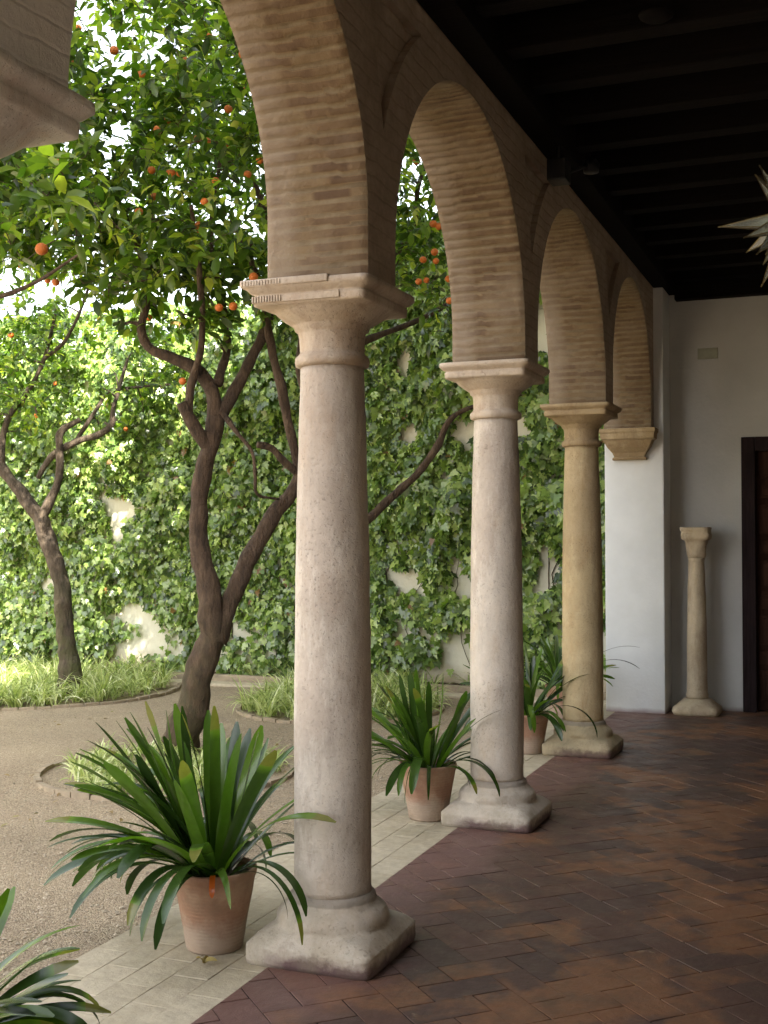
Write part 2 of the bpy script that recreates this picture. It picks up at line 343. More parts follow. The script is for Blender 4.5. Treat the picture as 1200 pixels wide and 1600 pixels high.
def glass_mat():
    m, nt, b = newmat('lantern_glass'); b.inputs['Base Color'].default_value = (.62, .68, .64, 1); b.inputs['Roughness'].default_value = .08
    b.inputs['Metallic'].default_value = 0; b.inputs['Alpha'].default_value = 1; b.inputs['Transmission Weight'].default_value = .75
    b.inputs['IOR'].default_value = 1.45; b.inputs['Roughness'].default_value = .22; return m
M['glass'] = glass_mat(); M['brass'] = simple('aged_brass', (.14, .11, .05), .35, .4, 30, .9)
M['mosaic'] = simple('metal_plate', (.34, .35, .27), .6, .3, 12, 0)

# ------------------------------------------------------------------ ground
D = 2.25; XR = -.15; XE = -.87; Y0 = -7.6; YB = 6.95
def clip_tiles(bm, planes):
    for co, no in planes:
        bmesh.ops.bisect_plane(bm, geom=bm.verts[:]+bm.edges[:]+bm.faces[:], dist=1e-5, plane_co=co, plane_no=no, clear_outer=True)
def tile_mesh(name, quads, mat, planes, gap=.0024, bev=.0010, depth=.003):
    bm = bmesh.new(); lay = bm.verts.layers.float.new('tint')
    for q in quads:
        c = sum((Vector(p) for p in q), Vector((0, 0)))/4; t = random.random(); dz = random.uniform(-.0008, .0008)
        tx, ty = random.gauss(0, .004), random.gauss(0, .004); top = []; low = []
        for p in q:
            d = Vector(p)-c; L = d.length; jit = Vector((random.uniform(-.0015, .0015), random.uniform(-.0015, .0015)))
            for lst, off, z in ((top, gap+bev, 0), (low, gap, -depth)):
                s = d*(1-off*1.41/L)+jit; x, y = c.x+s.x, c.y+s.y
                lst.append(bm.verts.new((x, y, z+dz+(x-c.x)*tx+(y-c.y)*ty)))
        for v in top+low: v[lay] = t
        bm.faces.new(top)
        for i in range(4): bm.faces.new((low[i], low[(i+1) % 4], top[(i+1) % 4], top[i]))
    clip_tiles(bm, planes); me = bpy.data.meshes.new(name); bmesh.ops.recalc_face_normals(bm, faces=bm.faces[:]); bm.to_mesh(me); bm.free()
    me.materials.append(mat); o = bpy.data.objects.new(name, me); col.objects.link(o); return o
# herringbone of 26 x 13 cm tiles laid at 45 degrees
w = .1435; quads = []; rot = Matrix.Rotation(R(45), 2); org = Vector((.94, .48))
rngi = 70
for i in range(-rngi, rngi):
    for j in range(-rngi, rngi):
        k = (i-j) % 4
        if k == 0: a, b_, c_, d_ = i, j, i+2, j+1            # horizontal tile
        elif k == 3: a, b_, c_, d_ = i, j, i+1, j+2          # vertical tile
        else: continue
        q = [(a*w, b_*w), (c_*w, b_*w), (c_*w, d_*w), (a*w, d_*w)]
        q = [rot @ Vector(p)+org for p in q]
        if all(XR-.3 < p.x < 4.5 and Y0-.3 < p.y < YB+.3 for p in q): quads.append([tuple(p) for p in q])
floor = tile_mesh('corridor_floor', quads, M['tile'], [((XR, 0, 0), (-1, 0, 0)), ((4.2, 0, 0), (1, 0, 0)), ((0, Y0, 0), (0, -1, 0)), ((0, YB+.35, 0), (0, 1, 0))])
tag(floor, kind='structure')
g_ = MB().box(XR, 4.2, Y0, YB+.35, -.12, -.0055).build('floor_grout', M['grout']); tag(g_, kind='structure')
quads = []
for r_, x in enumerate(np.arange(XE, XR-.01, .144)):
    y = Y0+(.135 if r_ % 2 else 0)
    while y < 7.3: quads.append([(x, y), (x+.144, y), (x+.144, y+.27), (x, y+.27)]); y += .27
pav = tile_mesh('paving_strip', quads, M['paving'], [((XR-.001, 0, 0), (1, 0, 0)), ((XE, 0, 0), (-1, 0, 0)), ((0, 7.2, 0), (0, 1, 0))], gap=.0008, bev=.002, depth=.003)
tag(pav, kind='structure'); tag(MB().box(XE+.002, XR-.002, Y0, 7.2, -.12, -.0042).build('paving_bed', M['grout_pale']), kind='structure')
# ground sheet with gentle relief near, reaching the horizon
gv = []; gf = []; xs = list(np.linspace(-16, XE-.004, 90)); ys = list(np.linspace(-10, 7.45, 100))
xs = [-120, -60, -30]+xs; ys = [-120, -60, -30]+ys
for x in xs:
    for y in ys: gv.append((x, y, -.022+.012*noise.noise(Vector((x*.9, y*.9, 0)))+.005*noise.noise(Vector((x*4, y*4, 3)))))
ny = len(ys)
for i in range(len(xs)-1):
    for j in range(ny-1): gf.append((i*ny+j, (i+1)*ny+j, (i+1)*ny+j+1, i*ny+j+1))
tag(mesh_obj('gravel_ground', gv, gf, M['gravel']), kind='structure')
b = MB(); b.box(-120, 120, -120, 120, -.7, -.13); tag(b.build('ground', M['gravel']), kind='structure')
# loose stones on the gravel
oc = np.array([(1, 0, 0), (-1, 0, 0), (0, 1, 0), (0, -1, 0), (0, 0, 1), (0, 0, -1)], float); of = np.array([(0, 2, 4), (2, 1, 4), (1, 3, 4), (3, 0, 4), (2, 0, 5), (1, 2, 5), (3, 1, 5), (0, 3, 5)])
N = 16000; px = XE-.01-np.abs(rng.gamma(1.3, 1.0, N)); py = rng.uniform(-1.5, 6.8, N)
s = rng.gamma(2.2, .0022, N).clip(.002, .012)
V = oc[None]*s[:, None, None]*rng.uniform(.6, 1.2, (N, 6, 1)); V[:, :, 2] *= .6; V += np.stack([px, py, np.full(N, -.018)], 1)[:, None]
Fc = (of[None]+np.arange(N)[:, None, None]*6).reshape(-1, 3)
tag(mesh_obj('loose_gravel', V.reshape(-1, 3), Fc, M['pebble'], smooth=False, tint=np.repeat(rng.random(N), 6)), 'loose small stones scattered over the gravel court', 'gravel', kind='stuff')

# ------------------------------------------------------------------ arcade wall
ZS = 2.55; RA = .97; WX = .21; TOP = 4.25
bays = []                                # (y0, y1, centre, radius, spring z)
for n in range(-3, 3):
    y0 = n*D+.14; y1 = (n+1)*D-.14
    if n == 2: y1 = 6.40
    if n == -1: y0 = -1.95
    if n == -2: y1 = -2.25
    r = (y1-y0)/2; bays.append((y0, y1, (y0+y1)/2, r, 3.69-r))
def bay_path(bay, step=.012):
    y0, y1, c, r, zc = bay; pts = []
    n = int((zc-ZS)/step); m = int(math.pi*r/step); low = abs(y0+1.95) < .01      # this arch springs lower on its near side
    if not low: pts += [(y0, ZS+(zc-ZS)*i/n) for i in range(n)]
    for i in range(m+1):
        a = math.pi-math.pi*i/m
        pts.append((c+r*math.cos(a), ZS+(zc+r-ZS)*math.sin(a) if low and a > math.pi/2 else zc+r*math.sin(a)))
    pts += [(y1, zc-(zc-ZS)*i/n) for i in range(1, n+1)]
    return pts
YS = Y0-.4; YE = 6.552
outline = [(YS, TOP), (YS, 0), (bays[0][0], 0), (bays[0][0], ZS)]
for bay in bays: outline += bay_path(bay, .05)
outline += [(YE, ZS), (YE, TOP)]
def pocket(n):                           # sunk spandrel over each column, edged by the next arch ring
    yc = n*D+(.14 if n == -1 else 0); RE = 1.19; c2 = yc+1.125; zc = 2.72; ztop = 3.70; pts = [(yc-.13, ztop)]
    y_end = c2-math.sqrt(RE*RE-(ztop-zc)**2); pts.append((y_end, ztop))
    a0 = math.atan2(ztop-zc, y_end-c2); zb = 3.16; yb = c2-math.sqrt(RE*RE-(zb-zc)**2); a1 = math.atan2(zb-zc, yb-c2)
    for i in range(1, 15): a = a0+(a1-a0)*i/14; pts.append((c2+RE*math.cos(a), zc+RE*math.sin(a)))
    return pts
holes = [pocket(n) for n in range(-2, 3)]
mb = MB()
def tess(loops, x, flip):
    allp = [p for l in loops for p in l]; tr = tessellate_polygon([[Vector((y, z, 0)) for y, z in l] for l in loops])
    out = []
    for t in tr:
        a, b2, c = [Vector(allp[i]) for i in t]; s = (b2-a).cross(c-a)
        t = tuple(t)
        if (s > 0) == flip: t = t[::-1]
        out.append(t)
    mb.add([(x, y, z) for y, z in allp], out)
tess([outline], -WX, True); tess([outline]+holes, WX, False)
for h in holes:
    xb = WX-.035; k = len(h)
    inner = [((y-h[0][0])*1.0+h[0][0], z) for y, z in h]
    mb.add([(WX, y, z) for y, z in h]+[(xb, y, z) for y, z in inner], [(i, (i+1) % k, k+(i+1) % k, k+i) for i in range(k)]+[tuple(k+i for i in range(k))])
mb.box(-WX, WX, YS, YE, TOP-.001, TOP+.02)
arc = empty('arcade_wall', (0, 0, 0)); tag(arc, 'long brick arcade wall of round arches carried on stone columns', 'arcade wall')
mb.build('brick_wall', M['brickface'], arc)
for bi, bay in enumerate(bays):          # one soffit of thin brick courses per arch
    path = bay_path(bay, .0085); nx = 22; vs_ = []; ts = []; acc = 0; cum = [0]
    for i in range(1, len(path)): cum.append(cum[-1]+math.dist(path[i], path[i-1]))
    c = (bay[2], bay[4]); course = .050
    for i, (y, z) in enumerate(path):
        if z < bay[4]: nrm = Vector((0, 1 if y < bay[2] else -1, 0))
        else: nrm = Vector((0, c[0]-y, c[1]-z)).normalized()
        for k in range(nx+1):
            x = -WX+2*WX*k/nx; p = Vector((x, y, z))
            q = cum[i]/course+.22*noise.noise(p*2.3)+.10*noise.noise(p*11); fr = q % 1
            mort = 1 if fr < .34 else 0; edge = min(abs(fr), abs(fr-.30), abs(fr-1))
            cid = math.floor(q); wear = noise.noise(Vector((cid*1.7+bi*31, x*6, 2)))
            cov = noise.noise(p*1.7+Vector((3, bi, 9)))
            dd = .008+.006*wear if not mort else (.001 if cov < .05 else .006)
            dd += .003*noise.noise(p*28)+.005*noise.noise(p*5)
            if k in (0, nx): dd = 0.0
            if i in (0, len(path)-1): dd = max(dd, 0)
            vs_.append(p+nrm*dd); ts.append((.86 if mort else .22+.22*noise.noise(Vector((cid*7.31+bi*5, math.floor(x/.14+.5*(cid % 2))*3.7, .5)))*1.6)+.10*noise.noise(p*20))
    n1 = nx+1; fs_ = [(i*n1+k, i*n1+k+1, (i+1)*n1+k+1, (i+1)*n1+k) for i in range(len(path)-1) for k in range(nx)]
    so = mesh_obj('arch_soffit', [tuple(v) for v in vs_], fs_, M['soffit'], arc, True, ts)
corb_prof = [(2.27, .150, .075), (2.285, .150, .085), (2.30, .135, .07), (2.335, .150, .085), (2.38, .185, .13), (2.44, .215, .17), (2.455, .235, .19), (2.50, .238, .195), (2.515, .25, .205), (2.545, .25, .21)]
mb = MB(); k = len(corb_prof)
vv = []
for z, hw, pr in corb_prof: vv += [(-hw, 6.56, z), (-hw, 6.56-pr, z), (hw, 6.56-pr, z), (hw, 6.56, z)]
ff = [(i*4+j, i*4+(j+1) % 4, (i+1)*4+(j+1) % 4, (i+1)*4+j) for i in range(k-1) for j in range(4)]+[(3, 2, 1, 0), ((k-1)*4, (k-1)*4+1, (k-1)*4+2, (k-1)*4+3)]
mb.add(vv, ff); cb = mb.build('corbel', M['cap_ochre'], arc)
cb['label'] = 'moulded ochre stone corbel under the last arch'

# ------------------------------------------------------------------ columns
base_prof = [(0, .254, 14), (.02, .258, 14), (.072, .258, 14), (.079, .250, 14), (.100, .232, 9), (.118, .212, 4.5), (.124, .204, 3), (.135, .214, 2.1), (.152, .215, 2), (.172, .205, 2), (.188, .186, 2), (.203, .169, 2), (.213, .167, 2), (.226, .164, 2), (.238, .152, 2)]
cap_prof = [(2.248, .128, 2), (2.255, .143, 2), (2.270, .1465, 2), (2.285, .144, 2), (2.296, .132, 2), (2.306, .1255, 2), (2.36, .127, 2), (2.385, .132, 2), (2.392, .144, 2), (2.405, .146, 2), (2.412, .156, 2), (2.43, .183, 2.1), (2.45, .207, 2.3), (2.462, .216, 2.5), (2.466, .222, 14), (2.469, .233, 16), (2.500, .235, 16), (2.503, .229, 16), (2.509, .230, 16), (2.514, .243, 16), (2.524, .252, 16), (2.530, .259, 16), (2.549, .259, 16), (2.552, .254, 16)]
shaft_prof = [(.238, .150, 2), (.26, .1485, 2), (.9, .150, 2), (1.5, .143, 2), (2.0, .131, 2), (2.25, .1225, 2)]
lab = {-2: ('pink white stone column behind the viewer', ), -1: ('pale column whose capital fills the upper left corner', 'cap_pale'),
       0: ('nearest full column, pinkish white stone beside the big potted plant', 'cap_stone'),
       1: ('second column, pinkish stone with the potted plant at its left', 'cap_stone'),
       2: ('ochre yellow stone column, farthest of the row, before the white pier', 'cap_ochre')}
for n in range(-2, 3):
    y = n*D+(.075 if n == -1 else 0); root = empty('stone_column', (0, y, 0)); yel = n == 2
    L = lab[n]; tag(root, L[0], 'column', 'columns carrying the arcade')
    v, f = loft(base_prof, 160, .0020, 7, n+3, .012); mesh_obj('base', v, f, M['stone_yellow_base' if yel else 'stone_base'], root)
    v, f = loft(shaft_prof, 72, .0028, 5, n+9, .03); sh_ = mesh_obj('shaft', v, f, M['stone_yellow' if yel else 'stone'], root)
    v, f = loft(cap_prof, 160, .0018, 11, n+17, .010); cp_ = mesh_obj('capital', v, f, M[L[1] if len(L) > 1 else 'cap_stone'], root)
    if n == 0:                                    # patched corner and remains of a carved band
        m_ = MB().box(-.264, .10, -.266, .0, 2.531, 2.560, bev=.006); m_.build('repair_slab', M['cap_stone'], root, True)
        m_ = MB().box(-.225, .135, -.241, -.2, 2.474, 2.500, bev=.003)
        for q_ in range(11): xx = -.222+q_*.0115; m_.box(xx, xx+.006, -.2475, -.23, 2.476, 2.499, bev=.0012)
        for q_ in range(14): xx = -.256+q_*.012; m_.box(xx, xx+.007, -.2700, -.255, 2.536, 2.555, bev=.0015)
        m_.build('carved_band', M['cap_stone'], root)
    if n == -1: ch = cp_; ch.scale = (1.05, 1.05, 1.0); ch.location = (0, 0, .045); sh_.scale = (1, 1, 1.02)

# ------------------------------------------------------------------ building round the corridor
def wall(name, label, boxes, mat, cat='wall'):
    m_ = MB()
    for bx in boxes: m_.box(*bx)
    return tag(m_.build(name, mat), label, cat)
# corner pier with softened arris
m_ = MB().box(-.235, .295, 6.55, 7.9, -.1, TOP, bev=.012)
tag(m_.build('white_pier', M['white']), 'bright limewashed corner pier under the moulded corbel', 'pier')
DX0, DX1, DZ = .925, 2.35, 2.48
m_ = MB().box(.29, DX0, YB, YB+.40, -.1, TOP).box(DX1, 4.2, YB, YB+.40, -.1, TOP).box(DX0, DX1, YB, YB+.40, DZ, TOP)
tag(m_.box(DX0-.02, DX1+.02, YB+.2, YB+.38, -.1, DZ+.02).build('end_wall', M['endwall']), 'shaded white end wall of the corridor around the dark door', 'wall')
wall('side_wall', 'grey long inner wall of the corridor, opposite the arches', [(4.2, 4.6, Y0, 7.35, -.1, TOP)], M['dim'])
wall('rear_wall', 'grey wall closing the corridor behind the viewer, its opening added to let in light', [(.212, .6, Y0-.4, Y0, -.1, TOP), (2.6, 4.2, Y0-.4, Y0, -.1, TOP), (.6, 2.6, Y0-.4, Y0, 2.3, TOP)], M['dim'])  # unseen opening added so sun from outside bounces onto the column fronts
up = empty('upper_storey', (2, 0, TOP)); tag(up, 'rendered upper storey of the house above the arcade', 'building')
MB().box(-2.2, 2.8, Y0-.4, 8.3, .02, 7.8).build('facade', M['facade'], up)
MB().box(-2.38, 2.95, Y0-.5, 8.4, 7.8, 7.95).build('cornice', M['stone'], up)
# ceiling
ce = empty('timber_ceiling', (0, 0, 3.9)); tag(ce, 'dark timber ceiling of boards on close joists over the corridor', 'ceiling')
m_ = MB(); x = .2
while x < 4.2: m_.box(x+.004, x+.26, Y0, 7.3, .17, .20+random.uniform(0, .01)); x += .264
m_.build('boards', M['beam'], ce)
y = Y0+.3
while y < 6.9:
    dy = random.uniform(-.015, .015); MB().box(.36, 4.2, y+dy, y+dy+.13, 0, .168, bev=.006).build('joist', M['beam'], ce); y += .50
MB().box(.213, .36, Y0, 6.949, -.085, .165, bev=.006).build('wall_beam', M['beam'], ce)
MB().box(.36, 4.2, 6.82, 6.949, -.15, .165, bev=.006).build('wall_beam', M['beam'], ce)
# door
dr = empty('panelled_door', ((DX0+DX1)/2, YB, 0)); hw = (DX1-DX0)/2; tag(dr, 'tall dark wooden door with raised square panels in a thick frame', 'door')
m_ = MB(); m_.box(-hw+.002, -hw+.12, -.015, .14, 0, DZ-.002, bev=.006).box(hw-.12, hw-.002, -.015, .14, 0, DZ-.002, bev=.006).box(-hw+.121, hw-.121, -.015, .14, DZ-.13, DZ-.002, bev=.006)
m_.build('door_frame', M['door_edge'], dr)
for sgn in (-1, 1):
    xa, xb = (-hw+.122, -.004) if sgn < 0 else (.004, hw-.122)
    m_ = MB().box(xa, xb, .105, .14, .01, DZ-.132); z = .10; i = 0
    while z < DZ-.3:
        h = .27 if i % 2 == 0 else .12; ww = (xb-xa)/2
        for c in (0, 1):
            x0 = xa+.022+c*(ww-.01); x1 = x0+ww-.05
            m_.box(x0, x1, .065, .106, z, z+h, bev=.006); m_.box(x0+.035, x1-.035, .045, .067, z+.03, z+h-.03, bev=.006); 
        z += h+.055; i += 1
    m_.build('door_leaf', M['door'], dr)
# masonry plate on end wall
pl = MB().box(.55, .73, YB-.012, YB-.001, 3.205, 3.305, bev=.003)
tag(pl.build('ventilation_plate', M['mosaic']), 'small faded rectangular plate high on the end wall', 'vent plate')
# relic column
fc = empty('relic_column', (.555, 6.70, 0)); tag(fc, 'short slender antique column with worn capital standing against the end wall', 'column')
v, f = loft([(0, .19, 7), (.03, .205, 6), (.06, .20, 5), (.125, .125, 3.5), (.135, .115, 2.5), (.14, .1, 2)], 64, .007, 9, 5); mesh_obj('base', v, f, M['frag'], fc)
v, f = loft([(.139, .096, 2), (.17, .098, 2), (.19, .09, 2), (.8, .086, 2), (1.36, .069, 2), (1.375, .074, 2), (1.39, .072, 2)], 48, .003, 8, 6); mesh_obj('shaft', v, f, M['frag'], fc)
v, f = loft([(1.389, .070, 2.2), (1.42, .078, 2.4), (1.50, .088, 3), (1.545, .095, 4), (1.56, .122, 7), (1.60, .128, 8), (1.615, .118, 8), (1.655, .128, 8), (1.665, .12, 8)], 64, .012, 16, 7); mesh_obj('capital', v, f, M['frag'], fc)
# floodlight on the wall beam
fl = empty('floodlight', (.33, 2.42, 3.74)); tag(fl, 'small black floodlight bracketed to the wall beam', 'spotlight')
MB().box(-.055, .055, -.075, .075, -.13, -.01, bev=.01).build('housing', M['black'], fl)
MB().tube([(0, 0, .09), (0, 0, 0), (0, 0, -.02)], [.018, .018, .018], 10).tube([(.02, .075, -.06), (.12, .17, .0), (.13, .20, .075)], [.012, .012, .012], 8).build('bracket', M['black'], fl)
v, f = loft([(-.05, .03, 2), (-.045, .045, 2), (0, .05, 2), (.03, .03, 2)], 24); o = mesh_obj('lamp_head', v, f, M['black'], fl); o.location = (.14, .22, .02)
# ceiling rose
v, f = loft([(3.872, .035, 2), (3.878, .06, 2), (3.889, .075, 2), (3.8995, .08, 2)], 32); cr = mesh_obj('ceiling_rose', v, f, M['beam'])
cr.location = (1.09, 1.07, 0); tag(cr, 'dim round fitting under a joist near the top edge', 'ceiling fitting')
# star lantern of glass spikes
st = empty('star_lantern', at(1240, 345, 4.5)); tag(st, 'glass star lantern with long pointed spikes hanging at the right edge', 'lantern')
g5 = (1+5**.5)/2; dirs = []
bmi = bmesh.new(); bmesh.ops.create_icosphere(bmi, subdivisions=2, radius=1)
faces_d = [f_.calc_center_median().normalized() for f_ in bmi.faces]; verts_d = [v_.co.normalized() for v_ in bmi.verts]; bmi.free()
rot3 = Matrix.Rotation(.5, 3, 'Y') @ Matrix.Rotation(.35, 3, 'X') @ Matrix.Rotation(.2, 3, 'Z')
for i, d in enumerate(verts_d[:26]):
    d = rot3 @ d; L = .27 if i < 12 else .20; a = d.orthogonal().normalized(); b2 = d.cross(a); r0 = .034; c0 = d*.085
    ring = [c0+(a*math.cos(k*math.pi/2)+b2*math.sin(k*math.pi/2))*r0 for k in range(4)]; tip = d*L
    MB().add(ring+[tip], [(0, 1, 4), (1, 2, 4), (2, 3, 4), (3, 0, 4), (3, 2, 1, 0)]).build('glass_spike', M['glass'], st)
    m_ = MB()
    for k in range(4): m_.tube([ring[k], tip], [.0034, .0018], 4); m_.tube([ring[k], ring[(k+1) % 4]], [.0022, .0022], 4)
    m_.tube([tip-d*.004, tip+d*.006], [.004, .002], 6)
    m_.build('lead_edging', M['brass'], st)
cz = 3.9-st.location.z
MB().tube([(0, 0, .08), (0, 0, cz)], [.004, .004], 6).build('hanging_chain', M['black'], st)

# ------------------------------------------------------------------ garden walls
gw = MB().box(-13, -.237, 7.55, 7.95, -.1, 3.9, bev=.02).box(-3.4, -.24, 7.56, 7.94, 3.901, 4.7, bev=.02).build('garden_wall', M['cream_wall']); tag(gw, 'cream plastered garden wall overgrown with ivy', 'wall')
gw = MB().box(-13.4, -13.0, Y0-.4, 7.95, -.1, 4.2, bev=.02).build('garden_wall', M['cream_wall']); tag(gw, 'bare cream garden wall along the far left of the court', 'wall')
tag(MB().box(-13, -.24, 6.98, 7.20, -.1, .008, bev=.008).build('stone_edging', M['paving']), kind='structure')
tag(MB().box(-13, -.24, 7.24, 7.33, -.1, .07, bev=.012).build('bed_kerb', M['kerb']), kind='structure')
tag(MB().box(-13, -.24, 7.33, 7.549, -.1, .03).build('wall_bed_soil', M['soil']), kind='structure')

# ------------------------------------------------------------------ leaves
def leaf_cloud(name, pos, nrm, tipd, size, tmpl, tfaces, mat, parent=None, tint=None):
    """pos, tip direction and rough normal per leaf; tmpl in (along, across, up) units"""
    pos = np.asarray(pos, float); t = np.asarray(tipd, float); t /= np.linalg.norm(t, axis=1, keepdims=True)+1e-9
    n = np.asarray(nrm, float); n -= t*np.sum(n*t, 1, keepdims=True); n /= np.linalg.norm(n, axis=1, keepdims=True)+1e-9
    s = np.cross(n, t); tm = np.asarray(tmpl, float); k = len(tm); N = len(pos); size = np.asarray(size)[:, None, None]
    V = pos[:, None]+size*(t[:, None]*tm[None, :, 0:1]+s[:, None]*tm[None, :, 1:2]+n[:, None]*tm[None, :, 2:3])
    off = np.arange(N)*k; fs = []
    for f in tfaces: fs.append(np.stack([off+i for i in f], 1))
    faces = []
    for f in fs: faces += f.tolist()
    tint = rng.random(N) if tint is None else tint
    return mesh_obj(name, V.reshape(-1, 3), faces, mat, parent, True, np.repeat(tint, k))
# citrus leaf: pointed oval folded on the midrib and curved down
OL = [(0, 0, 0), (.3, .19, .05), (.65, .20, .03), (1, 0, -.16), (.65, -.20, .03), (.3, -.19, .05), (.33, 0, 0), (.68, 0, -.03)]
OF = [(0, 6, 1), (1, 6, 7, 2), (2, 7, 3), (0, 5, 6), (6, 5, 4, 7), (7, 4, 3)]
# ivy leaf: five lobes
IL = [(0, 0, 0), (-.10, .28, .02), (.16, .50, -.06), (.33, .27, .03), (.62, .36, -.06), (.62, .17, .03), (1, 0, -.10), (.62, -.17, .03), (.62, -.36, -.06), (.33, -.27, .03), (.16, -.50, -.06), (-.10, -.28, .02), (.35, 0, -.03)]
IF = [(0, 12, 1), (1, 12, 3, 2), (3, 12, 5, 4), (5, 12, 6), (0, 11, 12), (11, 10, 9, 12), (9, 8, 7, 12), (7, 6, 12)]

def ell(c, r, n, shell=.0, clump=0.0, seed=0):
    out = []
    while len(out) < n:
        p = Vector([random.uniform(-1, 1) for _ in range(3)])
        if p.length > 1 or p.length < shell: continue
        q = Vector((c[0]+p.x*r[0], c[1]+p.y*r[1], c[2]+p.z*r[2]))
        if noise.noise(q*1.15+Vector((seed*5, 0, 0))) < clump-.35+random.random()*.3: continue
        tx, ty = q.x+6.25, q.y-7.5                                # a slot the sun falls through on to the wall
        if abs(tx*.853+ty*.522) < .36 and 4.3 < q.y < 7.5 and q.z > 2.9 and random.random() < .9: continue
        if q.x > -.55 and q.z > 2.3: continue                     # keeps clear of the house front
        if q.y > 7.4 and q.z < 4.6: continue
        out.append(q)
    return out
def unit(n):
    v = rng.normal(size=(n, 3)); return v/np.linalg.norm(v, axis=1, keepdims=True)
def make_tree(label, limbs, crowns, seed, leaf=.085, per=13, barkm='bark', oranges=(), nor=0, wob=.24, thin=.76):
    random.seed(seed); base = limbs[0][0][0]
    root = empty('orange_tree', (base[0], base[1], 0)); tag(root, label, 'tree', 'orange trees in the court')
    inv = Vector((-base[0], -base[1], 0)); tr = MB(); br = MB(); nodes = []
    for i, (pts, rad) in enumerate(limbs):
        p, r = smoothline(pts, [x*thin for x in rad], .035)
        p = [q+Vector((noise.noise(q*4), noise.noise(q*4+Vector((5, 0, 0))), 0))*rr*.35 for q, rr in zip(p, r)]
        tr.tube([q+inv for q in p], r, 20, wob)
        nodes += [(q, rr) for q, rr in zip(p, r) if q.z > 2.0 or rr < .04]
    npos = np.array([tuple(q) for q, _ in nodes]); nr = [min(r, .028)*.75 for _, r in nodes]
    targets = []
    for ci, (c, r, n, cl) in enumerate(crowns): targets += ell(c, r, n, 0, cl, seed+ci)
    targets.sort(key=lambda q: float(np.min(np.sum((npos-np.array(q))**2, 1))))
    P = []; T = []; Nn = []; SZ = []; cap_ = len(npos)+len(targets)*6; buf = np.zeros((cap_, 3)); buf[:len(npos)] = npos; cnt = len(npos); rr = list(nr)
    tips = []
    for q in targets:
        dd = np.sum((buf[:cnt]-np.array(q))**2, 1)+np.array([0.0]); j = int(np.argmin(dd)); a = Vector(buf[j]); L = (q-a).length
        if L < .02: continue
        r0 = max(.0035, rr[j]*.8); m = a.lerp(q, .5)+Vector((random.gauss(0, .12), random.gauss(0, .12), random.gauss(.05, .10)))*L
        pts = [a, a.lerp(m, .5)+Vector((0, 0, .03*L)), m, m.lerp(q, .5), q]; rd = [r0, r0*.85, r0*.72, r0*.6, max(.0022, r0*.45)]
        br.tube([x+inv for x in pts], rd, 5 if r0 < .012 else 7, 0, cap=False)
        for x, z in zip(pts[1:], rd[1:]):
            if cnt < cap_: buf[cnt] = x; cnt += 1; rr.append(z)
        d = (q-a).normalized(); tips.append(q)
        k = int(per*random.uniform(.6, 1.4))
        for i in range(k):
            t = random.uniform(.35, 1.0) if L > .25 else random.random()
            s = a.lerp(m, t*2) if t < .5 else m.lerp(q, t*2-1)
            s = s+Vector((random.gauss(0, .05), random.gauss(0, .05), random.gauss(0, .05)))
            v = Vector((random.gauss(0, 1), random.gauss(0, 1), random.gauss(-.25, .8))).normalized()+d*.5
            P.append(s+inv); T.append(v); Nn.append(Vector((random.gauss(0, .6), random.gauss(0, .6), 1))); SZ.append(leaf*random.uniform(.6, 1.25))
    tr.add(br.v, br.f); tr.build('trunk', M[barkm], root, True)
    leaf_cloud('foliage', P, Nn, T, SZ, OL, OF, M['orange_leaf'], root, rng.beta(1.3, 1.3, len(P)))
    pts = [Vector(o) for o in oranges]+[random.choice(tips)+Vector((0, 0, -.06)) for _ in range(nor)]
    bmo = bmesh.new(); bmesh.ops.create_uvsphere(bmo, u_segments=16, v_segments=10, radius=1); sv_ = [v.co.copy() for v in bmo.verts]; sf = [[v.index for v in f_.verts] for f_ in bmo.faces]; bmo.free()
    me = None
    for p in pts:
        if me is None:
            o = MB().add(sv_, sf).build('orange', M['orange'], root, True); me = o.data
        else: o = bpy.data.objects.new('orange', me); col.objects.link(o); o.parent = root
        s = random.uniform(.024, .034); o.scale = (s, s, s*.93); o.location = p+inv
    return root
def A(lst, d): return [at(x, y, d+(k[0] if k else 0)) for x, y, *k in lst]

